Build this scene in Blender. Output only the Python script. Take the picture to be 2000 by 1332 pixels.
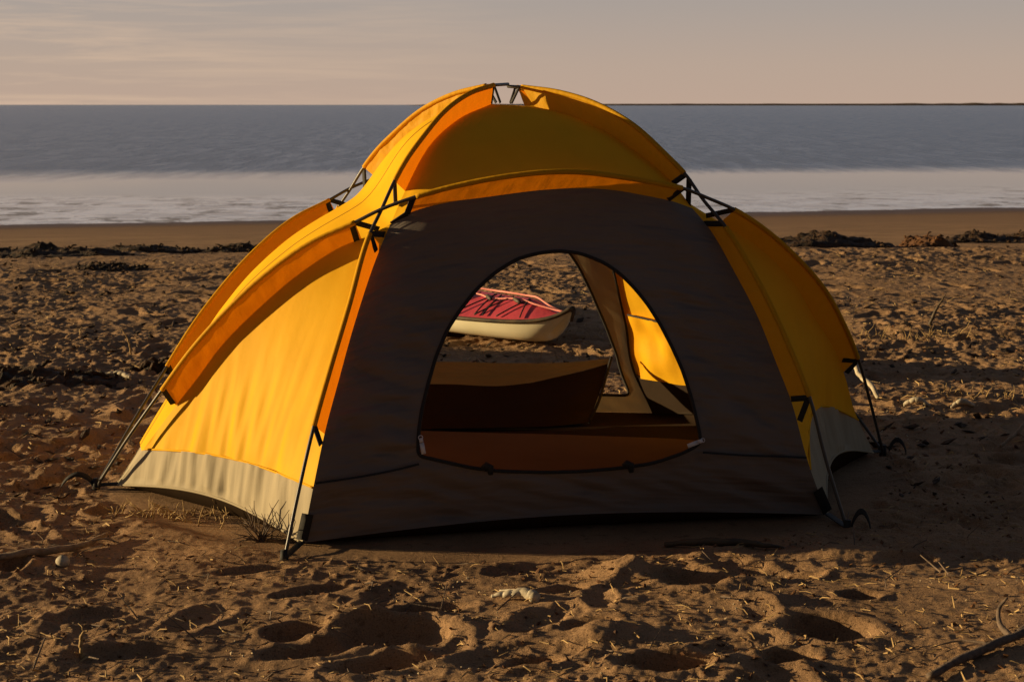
import bpy, math, random
import numpy as np
from mathutils import Vector
for o in list(bpy.data.objects): bpy.data.objects.remove(o)
C0 = bpy.context.scene
col = C0.collection
R = math.radians

# ------------------------------------------------------------------ camera
cam = bpy.data.cameras.new('camera'); cam_o = bpy.data.objects.new('camera', cam); col.objects.link(cam_o)
cam_o.location = (0, 0, 1.2); cam_o.rotation_euler = (R(90) - 0.15247, 0, 0)
cam.sensor_width = 36; cam.lens = 54.0; cam.clip_start = .05; cam.clip_end = 40000
cam.dof.use_dof = True; cam.dof.focus_distance = 4.5; cam.dof.aperture_fstop = 11
C0.camera = cam_o

# ------------------------------------------------------------------ light
SUN_EL = R(8.3); SUN_AZ = R(4.5)
ts = Vector((-math.cos(SUN_EL) * math.cos(SUN_AZ), math.cos(SUN_EL) * math.sin(SUN_AZ), math.sin(SUN_EL)))   # towards the sun
sun = bpy.data.lights.new('sun', 'SUN'); sun.energy = 5.0; sun.angle = R(.53); sun.color = (1, .73, .37)
sun_o = bpy.data.objects.new('sun', sun); col.objects.link(sun_o)
sun_o.rotation_euler = (-ts).to_track_quat('-Z', 'Y').to_euler()

w = bpy.data.worlds.new('World'); C0.world = w; w.use_nodes = True
nt = w.node_tree; nt.nodes.clear()
def N(nt, t, **k):
    n = nt.nodes.new(t)
    for a, b in k.items(): setattr(n, a, b)
    return n
def ramp(nt, stops, fac, interp='LINEAR'):
    r = N(nt, 'ShaderNodeValToRGB'); e = r.color_ramp.elements; r.color_ramp.interpolation = interp
    while len(e) < len(stops): e.new(.5)
    for i, (p, c) in enumerate(stops):
        e[i].position = p; e[i].color = (*c, 1) if len(c) == 3 else c
    if fac is not None: nt.links.new(fac, r.inputs[0])
    return r
def mixc(nt, fac, a, b, mode='MIX'):
    m = N(nt, 'ShaderNodeMix', data_type='RGBA', blend_type=mode)
    for s, v in ((m.inputs[0], fac), (m.inputs[6], a), (m.inputs[7], b)):
        if hasattr(v, 'is_linked') or hasattr(v, 'links'): nt.links.new(v, s)
        elif isinstance(v, (int, float)): s.default_value = v
        else: s.default_value = (*v, 1)
    return m.outputs[2]
def math_(nt, op, a, b=None, clamp=False):
    m = N(nt, 'ShaderNodeMath', operation=op, use_clamp=clamp)
    for i, v in enumerate((a, b)):
        if v is None: continue
        if isinstance(v, (int, float)): m.inputs[i].default_value = v
        else: nt.links.new(v, m.inputs[i])
    return m.outputs[0]
sky = N(nt, 'ShaderNodeTexSky', sky_type='NISHITA', sun_disc=False, sun_elevation=SUN_EL, sun_rotation=R(270) + SUN_AZ, dust_density=3.0, air_density=1.0, ozone_density=2.0)
tc = N(nt, 'ShaderNodeTexCoord'); sep = N(nt, 'ShaderNodeSeparateXYZ'); nt.links.new(tc.outputs['Generated'], sep.inputs[0])
# evening dust layer near the horizon, clearer blue higher up
grad = ramp(nt, [(0.0, (.45, .330, .258)), (.025, (.425, .326, .262)), (.066, (.345, .298, .270)), (.13, (.255, .250, .262)), (.25, (.145, .175, .235)), (.5, (.062, .088, .140)), (1.0, (.028, .040, .064))], sep.outputs[2])
skym = mixc(nt, 1.0, sky.outputs[0], (.1, .1, .1), 'MULTIPLY')
base = mixc(nt, .93, skym, grad.outputs[0])
# faint cirrus, stretched along the horizon
mp = N(nt, 'ShaderNodeMapping'); mp.inputs['Scale'].default_value = (3.2, 3.2, 62); mp.inputs['Location'].default_value = (.3, 0, .25); mp.inputs['Rotation'].default_value = (0, R(2.5), 0)
nt.links.new(tc.outputs['Generated'], mp.inputs[0])
cn = N(nt, 'ShaderNodeTexNoise'); cn.inputs['Scale'].default_value = 2.0; cn.inputs['Detail'].default_value = 9; cn.inputs['Roughness'].default_value = .62; cn.inputs['Distortion'].default_value = .5
nt.links.new(mp.outputs[0], cn.inputs[0])
cl = ramp(nt, [(.46, (0, 0, 0)), (.66, (1, 1, 1))], cn.outputs[0])
left = N(nt, 'ShaderNodeMapRange'); left.inputs[1].default_value = .04; left.inputs[2].default_value = -.30; nt.links.new(sep.outputs[0], left.inputs[0])
cf = math_(nt, 'MULTIPLY', math_(nt, 'MULTIPLY', cl.outputs[0], left.outputs[0]), .48)
skyc = mixc(nt, cf, base, (.60, .43, .30))
back = N(nt, 'ShaderNodeMapRange', interpolation_type='SMOOTHSTEP'); back.inputs[1].default_value = .25; back.inputs[2].default_value = -.45; back.inputs[3].default_value = 1; back.inputs[4].default_value = .34; nt.links.new(sep.outputs[1], back.inputs[0])   # unseen sky behind the camera, dimmed to deepen the shade
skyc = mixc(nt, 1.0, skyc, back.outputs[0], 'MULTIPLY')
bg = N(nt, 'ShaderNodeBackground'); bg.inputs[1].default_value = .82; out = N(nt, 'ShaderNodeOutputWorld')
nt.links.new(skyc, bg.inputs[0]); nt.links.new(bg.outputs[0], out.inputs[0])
vs = C0.view_settings; vs.view_transform = 'Standard'; vs.look = 'None'; vs.exposure = 0.55; vs.gamma = 1
C0.cycles.max_bounces = 10; C0.cycles.transmission_bounces = 8; C0.cycles.diffuse_bounces = 6

# ------------------------------------------------------------------ helpers
rng = np.random.default_rng(7); random.seed(7)
def tag(o, label=None, cat=None, group=None, kind=None):
    for k, v in (('label', label), ('category', cat), ('group', group), ('kind', kind)):
        if v: o[k] = v
    return o
def mesh(name, V, Fc, mat, parent=None, uv=None, smooth=True):
    me = bpy.data.meshes.new(name); me.from_pydata([tuple(map(float, v)) for v in V], [], [tuple(map(int, f)) for f in Fc])
    if smooth: me.polygons.foreach_set('use_smooth', [True] * len(me.polygons))
    if uv is not None:
        l = me.uv_layers.new(name='uv'); idx = np.zeros(len(me.loops), int); me.loops.foreach_get('vertex_index', idx)
        l.data.foreach_set('uv', np.asarray(uv, float)[idx].ravel())
    me.update(); o = bpy.data.objects.new(name, me); col.objects.link(o)
    if mat: me.materials.append(mat)
    if parent: o.parent = parent
    return o
def empty(name, loc):
    o = bpy.data.objects.new(name, None); col.objects.link(o); o.location = loc; return o
_H = np.random.default_rng(3).permutation(4096)
_G = np.random.default_rng(4).uniform(0, 2 * np.pi, 4096)
def perlin(x, y, seed=0):
    xi = np.floor(x).astype(np.int64); yi = np.floor(y).astype(np.int64); xf = x - xi; yf = y - yi
    def g(i, j):
        a = _G[_H[(_H[(i + seed * 57) & 4095] + j) & 4095]]
        return np.cos(a) * (xf - (i - xi)) + np.sin(a) * (yf - (j - yi))
    u = xf**3 * (xf * (xf * 6 - 15) + 10); v = yf**3 * (yf * (yf * 6 - 15) + 10)
    return (g(xi, yi) * (1 - u) + g(xi + 1, yi) * u) * (1 - v) + (g(xi, yi + 1) * (1 - u) + g(xi + 1, yi + 1) * u) * v
def sst(a, b, x):
    t = np.clip((x - a) / (b - a), 0, 1); return t * t * (3 - 2 * t)

class MB:
    def __init__(s): s.V = []; s.F = []
    def tube(s, P, r, n=8, cap=True):
        P = np.asarray(P, float); k = len(P); r = np.broadcast_to(np.asarray(r, float), (k,))
        T = np.gradient(P, axis=0); T /= np.linalg.norm(T, axis=1)[:, None] + 1e-12
        up = np.array([0, 0, 1.]) if abs(T[0][2]) < .9 else np.array([1., 0, 0]); a = np.cross(T[0], up); a /= np.linalg.norm(a); b0 = len(s.V)
        for i in range(k):
            a = a - T[i] * (a @ T[i]); a /= np.linalg.norm(a); b = np.cross(T[i], a)
            for j in range(n):
                t = 2 * math.pi * j / n; s.V.append(P[i] + r[i] * (math.cos(t) * a + math.sin(t) * b))
        for i in range(k - 1):
            for j in range(n):
                s.F.append((b0 + i * n + j, b0 + i * n + (j + 1) % n, b0 + (i + 1) * n + (j + 1) % n, b0 + (i + 1) * n + j))
        if cap: s.F.append(tuple(b0 + j for j in range(n))[::-1]); s.F.append(tuple(b0 + (k - 1) * n + j for j in range(n)))
        return s
    def grid(s, P):
        a, b = P.shape[:2]; b0 = len(s.V); s.V.extend(P.reshape(-1, 3))
        for i in range(a - 1):
            for j in range(b - 1): s.F.append((b0 + i * b + j, b0 + i * b + j + 1, b0 + (i + 1) * b + j + 1, b0 + (i + 1) * b + j))
        return s
    def box(s, c, ax, ay, az):
        c = np.asarray(c, float); b0 = len(s.V)
        for i in (-1, 1):
            for j in (-1, 1):
                for k in (-1, 1): s.V.append(c + i * np.asarray(ax) + j * np.asarray(ay) + k * np.asarray(az))
        for f in ((0, 1, 3, 2), (4, 6, 7, 5), (0, 4, 5, 1), (2, 3, 7, 6), (0, 2, 6, 4), (1, 5, 7, 3)): s.F.append(tuple(b0 + q for q in f))
        return s
    def build(s, name, mat, parent=None, smooth=True): return mesh(name, s.V, s.F, mat, parent, smooth=smooth)

def pmat(name, build_):
    m = bpy.data.materials.new(name); m.use_nodes = True; nt = m.node_tree; nt.nodes.clear()
    o = N(nt, 'ShaderNodeOutputMaterial'); s = build_(nt); nt.links.new(s, o.inputs[0]); return m
def noise(nt, scale, detail=4, rough=.5, vec=None, stretch=None, coord='Object', rot=(0, 0, 0)):
    n = N(nt, 'ShaderNodeTexNoise'); n.inputs['Scale'].default_value = scale; n.inputs['Detail'].default_value = detail; n.inputs['Roughness'].default_value = rough
    tc = N(nt, 'ShaderNodeTexCoord'); mp = N(nt, 'ShaderNodeMapping'); mp.inputs['Scale'].default_value = stretch or (1, 1, 1); mp.inputs['Rotation'].default_value = rot
    nt.links.new(tc.outputs[coord], mp.inputs[0]); nt.links.new(mp.outputs[0], n.inputs[0]); return n.outputs[0]
def bump(nt, h, strength, dist, prev=None):
    b = N(nt, 'ShaderNodeBump'); b.inputs['Strength'].default_value = strength; b.inputs['Distance'].default_value = dist
    nt.links.new(h, b.inputs['Height'])
    if prev: nt.links.new(prev, b.inputs['Normal'])
    return b.outputs[0]
def fabric(name, refl, trans, tr=.45, crinkle=.22, stretch=(9, 1.6, 1), gloss=.008, streak_rot=0.0, cd=.012):
    def f(nt):
        n1 = noise(nt, 1.0, 3, .5, stretch=stretch, coord='UV', rot=(0, 0, streak_rot)); n2 = noise(nt, 9, 4, .6)
        bn = bump(nt, n1, crinkle, cd); bn = bump(nt, n2, .25, .006, bn); bn = bump(nt, noise(nt, 900, 1, .5), .12, .0006, bn)
        sh = N(nt, 'ShaderNodeValToRGB'); sh.color_ramp.elements[0].color = (*[c * .90 for c in refl], 1); sh.color_ramp.elements[1].color = (*refl, 1)
        sh.color_ramp.elements[0].position = .35; sh.color_ramp.elements[1].position = .62; nt.links.new(noise(nt, 3.5, 5, .6), sh.inputs[0])
        d = N(nt, 'ShaderNodeBsdfDiffuse'); nt.links.new(sh.outputs[0], d.inputs[0]); nt.links.new(bn, d.inputs['Normal'])
        t = N(nt, 'ShaderNodeBsdfTranslucent'); t.inputs[0].default_value = (*trans, 1); nt.links.new(bn, t.inputs['Normal'])
        g = N(nt, 'ShaderNodeBsdfGlossy'); g.inputs[0].default_value = (.8, .8, .8, 1); g.inputs['Roughness'].default_value = .55; nt.links.new(bn, g.inputs['Normal'])
        m = N(nt, 'ShaderNodeMixShader'); m.inputs[0].default_value = tr; nt.links.new(d.outputs[0], m.inputs[1]); nt.links.new(t.outputs[0], m.inputs[2])
        m2 = N(nt, 'ShaderNodeMixShader'); m2.inputs[0].default_value = gloss; nt.links.new(m.outputs[0], m2.inputs[1]); nt.links.new(g.outputs[0], m2.inputs[2])
        return m2.outputs[0]
    return pmat(name, f)
def principled(name, c1, c2=None, nscale=20, rough=.6, bumps=(), spec=.4, lo=.35, hi=.65, detail=5, stretch=None, metallic=0):
    def f(nt):
        p = N(nt, 'ShaderNodeBsdfPrincipled'); p.inputs['Roughness'].default_value = rough; p.inputs['Specular IOR Level'].default_value = spec; p.inputs['Metallic'].default_value = metallic
        if c2: nt.links.new(ramp(nt, [(lo, c1), (hi, c2)], noise(nt, nscale, detail, .6, stretch=stretch)).outputs[0], p.inputs[0])
        else: p.inputs[0].default_value = (*c1, 1)
        b = None
        for sc, st, di in bumps: b = bump(nt, noise(nt, sc, 4, .6, stretch=stretch), st, di, b)
        if b: nt.links.new(b, p.inputs['Normal'])
        return p.outputs[0]
    return pmat(name, f)
M = {}
M['yellow'] = fabric('yellow_nylon', (.86, .475, .018), (.74, .31, .001), .20)
M['sleeve'] = fabric('orange_yellow_nylon', (.86, .46, .018), (.74, .20, .002), .36, crinkle=.2, stretch=(30, 1.5, 1))
M['tan'] = fabric('tan_nylon', (.44, .375, .26), (.30, .235, .14), .18, crinkle=.4, stretch=(16, 1.8, 1))
M['brown'] = fabric('dark_taupe_nylon', (.185, .158, .140), (.12, .085, .06), .08, crinkle=.9, stretch=(2.2, 11, 1), streak_rot=R(22), cd=.05)
M['rear'] = fabric('taupe_rear_nylon', (.36, .30, .20), (.30, .235, .14), .18, crinkle=.4, stretch=(16, 1.8, 1))
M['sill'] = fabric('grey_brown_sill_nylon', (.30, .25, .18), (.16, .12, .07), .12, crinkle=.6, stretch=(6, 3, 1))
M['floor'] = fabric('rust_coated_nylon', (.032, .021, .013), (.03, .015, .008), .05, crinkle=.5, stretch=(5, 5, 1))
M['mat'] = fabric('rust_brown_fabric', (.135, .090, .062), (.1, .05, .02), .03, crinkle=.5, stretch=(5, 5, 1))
M['seam'] = principled('seam_thread', (.42, .20, .012), None, rough=.8)
M['black'] = principled('black_webbing', (.012, .011, .011), (.022, .020, .018), 200, .75, bumps=((600, .3, .001),))
M['pole'] = principled('dark_aluminium_pole', (.045, .038, .032), None, rough=.38, spec=.5)
M['zip'] = principled('white_plastic_puller', (.62, .62, .66), None, rough=.4)
M['wood'] = principled('weathered_driftwood', (.20, .13, .075), (.36, .26, .16), 60, .85, bumps=((90, .5, .004),), stretch=(1, 1, 1))
M['bleached'] = principled('bleached_bone_wood', (.36, .30, .21), (.54, .47, .35), 50, .7, bumps=((120, .4, .002),))
M['grey_wood'] = principled('grey_branch_bark', (.075, .055, .042), (.17, .12, .085), 70, .9, bumps=((110, .7, .004),))
M['straw'] = principled('dry_straw', (.26, .16, .06), (.50, .34, .15), 8, .8)
M['chip'] = principled('shell_grit', (.12, .07, .035), (.55, .42, .26), 6, .75, detail=1, lo=.45, hi=.7)
M['weed'] = principled('dried_seaweed', (.012, .008, .004), (.085, .040, .014), 22, .85, bumps=((30, .9, .03), (90, .7, .01)))
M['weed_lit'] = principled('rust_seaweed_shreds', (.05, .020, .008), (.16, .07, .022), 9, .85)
M['hull'] = principled('cream_hull', (.72, .66, .46), (.78, .72, .52), 5, .38, bumps=((6, .05, .01),), spec=.5)
M['deck'] = principled('crimson_deck', (.48, .045, .065), (.58, .07, .09), 7, .5, bumps=((9, .25, .02),), spec=.5)
M['rope'] = principled('coral_rope', (.74, .22, .18), (.82, .32, .26), 120, .7, bumps=((300, .5, .003),))
M['rim'] = principled('dark_gunwale', (.03, .022, .015), (.10, .065, .03), 20, .6)

S = {}
S['pole_fl']=[[-0.607, 3.956, 0.0], [-0.573, 4.015, 0.174], [-0.536, 4.08, 0.343], [-0.502, 4.14, 0.472], [-0.453, 4.225, 0.647], [-0.4, 4.316, 0.841], [-0.371, 4.368, 0.905], [-0.337, 4.427, 0.984], [-0.31, 4.474, 1.036], [-0.259, 4.562, 1.111], [-0.207, 4.653, 1.176], [-0.131, 4.786, 1.234], [-0.058, 4.912, 1.261]]
S['pole_fr']=[[0.958, 4.255, 0.0], [0.898, 4.301, 0.202], [0.853, 4.335, 0.375], [0.802, 4.374, 0.507], [0.746, 4.416, 0.634], [0.689, 4.459, 0.744], [0.628, 4.506, 0.844], [0.563, 4.555, 0.926], [0.516, 4.591, 0.995], [0.46, 4.633, 1.054], [0.375, 4.697, 1.134], [0.252, 4.791, 1.206], [0.151, 4.868, 1.238], [0.031, 4.959, 1.256]]
S['hoop']=[[-1.32, 4.749, 0.0], [-1.19, 4.66, 0.18], [-1.058, 4.578, 0.35], [-0.956, 4.518, 0.478], [-0.855, 4.469, 0.586], [-0.727, 4.419, 0.704], [-0.575, 4.38, 0.811], [-0.447, 4.368, 0.869], [-0.376, 4.359, 0.905], [-0.275, 4.354, 0.942], [-0.113, 4.359, 0.983], [0.012, 4.37, 1.003], [0.083, 4.379, 1.01], [0.2, 4.4, 1.01], [0.294, 4.425, 0.998], [0.422, 4.463, 0.976], [0.506, 4.49, 0.957], [0.571, 4.518, 0.931], [0.659, 4.559, 0.893], [0.762, 4.618, 0.829], [0.864, 4.689, 0.746], [0.975, 4.779, 0.634], [1.066, 4.879, 0.502], [1.132, 4.965, 0.383], [1.208, 5.087, 0.21], [1.294, 5.235, 0.0]]
S['seam_fl_up']=[[-0.066, 4.898, 1.202], [-0.165, 4.726, 1.155], [-0.247, 4.583, 1.076], [-0.311, 4.473, 0.952], [-0.348, 4.407, 0.862]]
S['seam_fr_up']=[[0.07, 4.929, 1.195], [0.196, 4.833, 1.161], [0.314, 4.744, 1.102], [0.398, 4.68, 1.042], [0.486, 4.614, 0.964], [0.536, 4.576, 0.896]]
S['seam_h_mid']=[[-0.348, 4.407, 0.862], [-0.301, 4.382, 0.891], [-0.197, 4.381, 0.922], [-0.072, 4.393, 0.94], [0.116, 4.415, 0.961], [0.168, 4.423, 0.963], [0.296, 4.452, 0.956], [0.383, 4.478, 0.94], [0.461, 4.503, 0.923], [0.536, 4.576, 0.896]]
S['seam_h_l']=[[-0.348, 4.407, 0.862], [-0.411, 4.399, 0.83], [-0.492, 4.406, 0.796], [-0.611, 4.43, 0.72], [-0.738, 4.473, 0.615], [-0.869, 4.528, 0.487], [-0.953, 4.578, 0.382], [-1.027, 4.62, 0.293], [-1.113, 4.671, 0.186], [-1.251, 4.742, 0.01]]
S['seam_h_r']=[[0.536, 4.576, 0.896], [0.646, 4.591, 0.837], [0.772, 4.666, 0.754], [0.878, 4.751, 0.65], [0.965, 4.845, 0.526], [1.035, 4.915, 0.435], [1.101, 5.003, 0.313], [1.156, 5.095, 0.183], [1.252, 5.199, 0.01]]
S['seam_fl_lo']=[[-0.348, 4.407, 0.862], [-0.373, 4.364, 0.802], [-0.439, 4.249, 0.599], [-0.483, 4.172, 0.432], [-0.508, 4.128, 0.334], [-0.539, 4.074, 0.181], [-0.577, 4.091, 0.01]]
S['seam_fr_lo']=[[0.536, 4.576, 0.896], [0.577, 4.544, 0.847], [0.652, 4.487, 0.717], [0.714, 4.441, 0.595], [0.772, 4.397, 0.448], [0.805, 4.371, 0.362], [0.852, 4.336, 0.191], [0.926, 4.385, 0.01]]
CT = np.array([-0.0126, 4.9917, 0.0]); NN = np.array([-.1828, .98315, 0.])

# ------------------------------------------------------------------ beach
NR, NC = 1500, 960
yy = np.concatenate([np.linspace(-30, 2.3, 40)[:-1], 2.3 * (26 / 2.3) ** np.linspace(0, 1, NR), np.geomspace(26, 900, 30)[1:]])
sc_ = np.linspace(-1, 1, NC); so = np.geomspace(.02, 60, 40)
ss = np.concatenate([-(1 + so[::-1]), sc_, 1 + so])
hw = .56 * np.maximum(yy, 2.3)
X = hw[:, None] * ss[None, :]; Y = np.repeat(yy[:, None], len(ss), 1)
def tent_mask(x, y):
    dx = x - CT[0]; dy = y - CT[1]; b = dx * NN[0] + dy * NN[1]; a = dx * NN[1] - dy * NN[0]
    return 1 - sst(.88, .99, np.sqrt((a / 1.36) ** 2 + (b / 1.12) ** 2))
def shore_y(x): return 22.3 + .27 * (np.clip(x, -40, 40) + 6.8) + .25 * perlin(x / 3.1, x * 0 + 2.2, 9)
near = sst(60, 22, Y) * sst(-12, 0, Y) * (np.abs(X) < 40)
sh = shore_y(X)
dry = 1 - sst(12.8, 14.6, Y)
rough = (.12 + .88 * dry)
calm = 1 - .70 * np.exp(-((X - 1.0) / .60) ** 2 - ((Y - 3.5) / .60) ** 2) - .12 * np.exp(-((X + .9) / .5) ** 2 - ((Y - 4.2) / .25) ** 2)
patch = .45 + .9 * sst(-.25, .35, perlin(X / 1.6, Y / 1.6, 11))
rough = rough * calm
Z = (.030 - .012 * (Y < 4.5)) * perlin(X / 1.5, Y / 1.7, 1) * rough + .014 * perlin(X / .5, Y / .5, 2) * rough
Z += patch * rough * (.014 * perlin(X / .19, Y / .17, 3) + (.010 + .008 * sst(4.5, 6.5, Y)) * (.35 - np.abs(perlin(X / .085, Y / .085, 4))) + (.0048 + .006 * sst(4, 8, Y)) * perlin(X / .036, Y / .036, 5) + (.0026) * perlin(X / .017, Y / .017, 6))
clod = np.clip(perlin(X / .031, Y / .029, 14) - .22, 0, 1) * .020 + np.clip(perlin(X / .062 + 9, Y / .058, 15) - .30, 0, 1) * .028
Z += clod * rough * (1 - sst(7, 11, Y)) * (.25 + sst(-.1, .3, perlin(X / .55, Y / .5, 16)))
Z *= near
Z += -.42 * sst(10.5, sh, Y) - np.clip(Y - sh, 0, 40) * .03
Z += .05 * sst(11.0, 12.6, Y) * (1 - sst(12.6, 13.1, Y)) * sst(1.2, 2.4, X) * (1 - sst(5, 9, X))      # low berm on the right
Z += (.25 * np.exp(-((X + .85) / .30) ** 2 - ((Y - 7.15) / .42) ** 2)            # unseen sand humps added behind the tent to cast shadows
      + .20 * np.exp(-((X - 1.18) / .22) ** 2 - ((Y - 6.95) / .30) ** 2))
Z += .05 * np.exp(-((X + 2.1) / .5) ** 2 - ((Y - 5.6) / .9) ** 2)
Z -= .035 * sst(-1.4, -1.9, X) * np.exp(-((Y - 5.6) / 1.1) ** 2)
Z += (.050 * sst(-.2, 1.6, X) + .028 * sst(-.9, .2, X)) * (1 - sst(3.50, 3.88, Y)) * sst(1.5, 2.5, Y)
msk = tent_mask(X, Y)
def dent(cx, cy, rx, ry, a, d, rim, sharp=2.0):
    m = max(rx, ry) * 1.9
    i0, i1 = np.searchsorted(yy, [cy - m, cy + m])
    if i1 <= i0: return
    x = X[i0:i1]; y = Y[i0:i1]; ca, sa = math.cos(a), math.sin(a)
    u = ((x - cx) * ca + (y - cy) * sa) / rx; v = (-(x - cx) * sa + (y - cy) * ca) / ry
    r = np.sqrt(u * u + v * v) * (1 + .22 * perlin(x / (rx * .8) + cx * 7, y / (rx * .8), 12))
    Z[i0:i1] += (-d * np.clip(1 - r ** sharp, 0, 1) + rim * np.exp(-((r - 1.22) / .24) ** 2)) * (1 - msk[i0:i1])
for _ in range(1500):                                   # trampled prints over the whole upper beach
    y = 2.6 * (13.0 / 2.6) ** rng.random(); x = rng.uniform(-.6, .6) * max(y, 4)
    if y < 4.2 and (rng.random() < .80 or x > .8): continue
    if y > 12 and rng.random() < .5: continue
    s = rng.uniform(.55, 1.15) * (1 if y < 5 else 1.15)
    dent(x, y, .125 * s, .062 * s, rng.uniform(0, math.pi), rng.uniform(.006, .022) * s, rng.uniform(.002, .007) * s, rng.choice([2, 3]))
for x, y, rx, ry, a, d, rim in [(.44, 3.74, .10, .13, .2, .075, .008), (.73, 3.75, .065, .05, -.2, .040, .006), (.82, 3.635, .055, .032, 0, .028, .005),
        (.70, 3.40, .105, .085, -.5, .075, .008), (.585, 3.225, .062, .042, 0, .045, .006), (.33, 3.17, .11, .06, .1, .060, .010), (-.27, 3.39, .13, .10, -.3, .078, .008),
        (-.50, 3.43, .08, .05, .4, .040, .006), (-.43, 3.30, .12, .055, .3, .045, .007), (-.28, 3.20, .12, .045, .3, .040, .008), (-.20, 3.55, .10, .04, .2, .028, .005),
        (-1.21, 4.45, .06, .08, .2, .035, .008), (-1.32, 3.90, .05, .06, 0, .04, .008), (.13, 3.70, .07, .045, .5, .028, .006), (.05, 3.38, .06, .03, .3, .03, .004), (.17, 3.40, .07, .05, .3, .035, .004),
        (-.68, 3.86, .10, .035, .3, .022, .004), (1.05, 3.95, .08, .04, .2, .02, .004), (-1.0, 3.55, .10, .05, .3, .02, .005), (-.85, 3.30, .13, .05, .2, .02, .005), (.05, 3.18, .07, .04, 0, .03, .005)]:
    dent(x, y - (.10 * float(sst(-.1, .9, np.array(x))) + .05) * (y < 3.72), rx, ry, a, d * .95, rim, 3.0)
def hump(cx, cy, rx, ry, a, hgt):
    m = max(rx, ry) * 3; i0, i1 = np.searchsorted(yy, [cy - m, cy + m]); x = X[i0:i1]; y = Y[i0:i1]; ca, sa = math.cos(a), math.sin(a)
    u = ((x - cx) * ca + (y - cy) * sa) / rx; v = (-(x - cx) * sa + (y - cy) * ca) / ry
    Z[i0:i1] += hgt * np.exp(-(u * u + v * v) ** 1.2)
for a in [(.29, 3.77, .09, .10, .2, .045), (.95, 4.0, .14, .06, 0, .022), (-.36, 3.42, .07, .07, 0, .028), (.60, 3.45, .07, .06, 0, .022), (.82, 3.75, .10, .04, 0, .015), (-1.0, 4.28, .30, .10, -.5, .020), (.62, 3.66, .08, .04, 0, .018), (.2, 3.24, .06, .06, 0, .03)]: hump(*a)
# boot print with a ribbed sole
i0, i1 = np.searchsorted(yy, [3.55, 3.82]); x = X[i0:i1] + .50; y = Y[i0:i1] - 3.69; ca, sa = math.cos(.5), math.sin(.5); u = (x * ca + y * sa) / .115; v = (-x * sa + y * ca) / .042
inb = 1 - sst(.85, 1.0, np.sqrt(u * u + v * v)); Z[i0:i1] = Z[i0:i1] * (1 - inb) + inb * (-.012 + .0045 * np.sin(u * 34))
Z = Z * (1 - msk) + msk * np.minimum(Z * .2, 0) - .004 * msk
def gz(x, y):
    x = np.atleast_1d(np.asarray(x, float)); y = np.atleast_1d(np.asarray(y, float))
    i = np.clip(np.searchsorted(yy, y) - 1, 0, len(yy) - 2); t = (y - yy[i]) / (yy[i + 1] - yy[i]); o_ = []
    for q in (i, i + 1):
        s = x / hw[q]; j = np.clip(np.searchsorted(ss, s) - 1, 0, len(ss) - 2); f = (s - ss[j]) / (ss[j + 1] - ss[j]); o_.append(Z[q, j] * (1 - f) + Z[q, j + 1] * f)
    return o_[0] * (1 - t) + o_[1] * t
def gz1(x, y): return float(gz(x, y)[0])
def big_grid(name, X, Y, Z, mat):
    a, b = X.shape; me = bpy.data.meshes.new(name); co = np.stack([X, Y, Z], -1).reshape(-1, 3).astype(np.float32)
    i = np.arange((a - 1) * b).reshape(a - 1, b)[:, :-1].ravel(); q = np.stack([i, i + 1, i + b + 1, i + b], 1).astype(np.int32)
    me.vertices.add(len(co)); me.vertices.foreach_set('co', co.ravel()); me.loops.add(q.size); me.loops.foreach_set('vertex_index', q.ravel())
    me.polygons.add(len(q)); me.polygons.foreach_set('loop_start', np.arange(0, q.size, 4, dtype=np.int32)); me.polygons.foreach_set('loop_total', np.full(len(q), 4, np.int32))
    me.polygons.foreach_set('use_smooth', np.ones(len(q), bool)); me.update(calc_edges=True); me.validate(); me.materials.append(mat)
    o = bpy.data.objects.new(name, me); col.objects.link(o); return o
def sandmat(nt):
    p = N(nt, 'ShaderNodeBsdfPrincipled'); p.inputs['Specular IOR Level'].default_value = .15
    a = ramp(nt, [(.35, (.255, .155, .086)), (.7, (.44, .270, .145))], noise(nt, 2.2, 8, .65))
    g = ramp(nt, [(.30, (.35, .33, .33)), (.47, (1, 1, 1)), (.66, (1, 1, 1)), (.74, (1.9, 1.8, 1.7))], noise(nt, 260, 2, .5))
    c = mixc(nt, .75, a.outputs[0], g.outputs[0], 'MULTIPLY')
    litter = ramp(nt, [(.56, (0, 0, 0)), (.66, (1, 1, 1))], noise(nt, 26, 6, .7))
    c = mixc(nt, math_(nt, 'MULTIPLY', litter.outputs[0], .55), c, (.07, .038, .02))
    tc = N(nt, 'ShaderNodeTexCoord'); sp = N(nt, 'ShaderNodeSeparateXYZ'); nt.links.new(tc.outputs['Object'], sp.inputs[0])
    wet = N(nt, 'ShaderNodeMapRange', interpolation_type='SMOOTHSTEP'); wet.inputs[1].default_value = -.10; wet.inputs[2].default_value = -.36; nt.links.new(sp.outputs[2], wet.inputs[0])
    c = mixc(nt, wet.outputs[0], c, (.24, .145, .085))
    vw = N(nt, 'ShaderNodeMapRange', interpolation_type='SMOOTHSTEP'); vw.inputs[1].default_value = -.335; vw.inputs[2].default_value = -.395; nt.links.new(sp.outputs[2], vw.inputs[0])
    c = mixc(nt, vw.outputs[0], c, (.11, .068, .045)); nt.links.new(c, p.inputs[0])
    nt.links.new(math_(nt, 'SUBTRACT', .95, math_(nt, 'MULTIPLY', vw.outputs[0], .45)), p.inputs['Roughness'])
    b = bump(nt, noise(nt, 60, 6, .7), .9, .010); b = bump(nt, noise(nt, 190, 4, .7), .8, .0040, b); b = bump(nt, noise(nt, 520, 3, .6), .8, .0018, b); nt.links.new(b, p.inputs['Normal']); return p.outputs[0]
M['sand'] = pmat('brown_beach_sand', sandmat)
g = big_grid('beach', X, Y, Z, M['sand']); tag(g, kind='structure')

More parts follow.
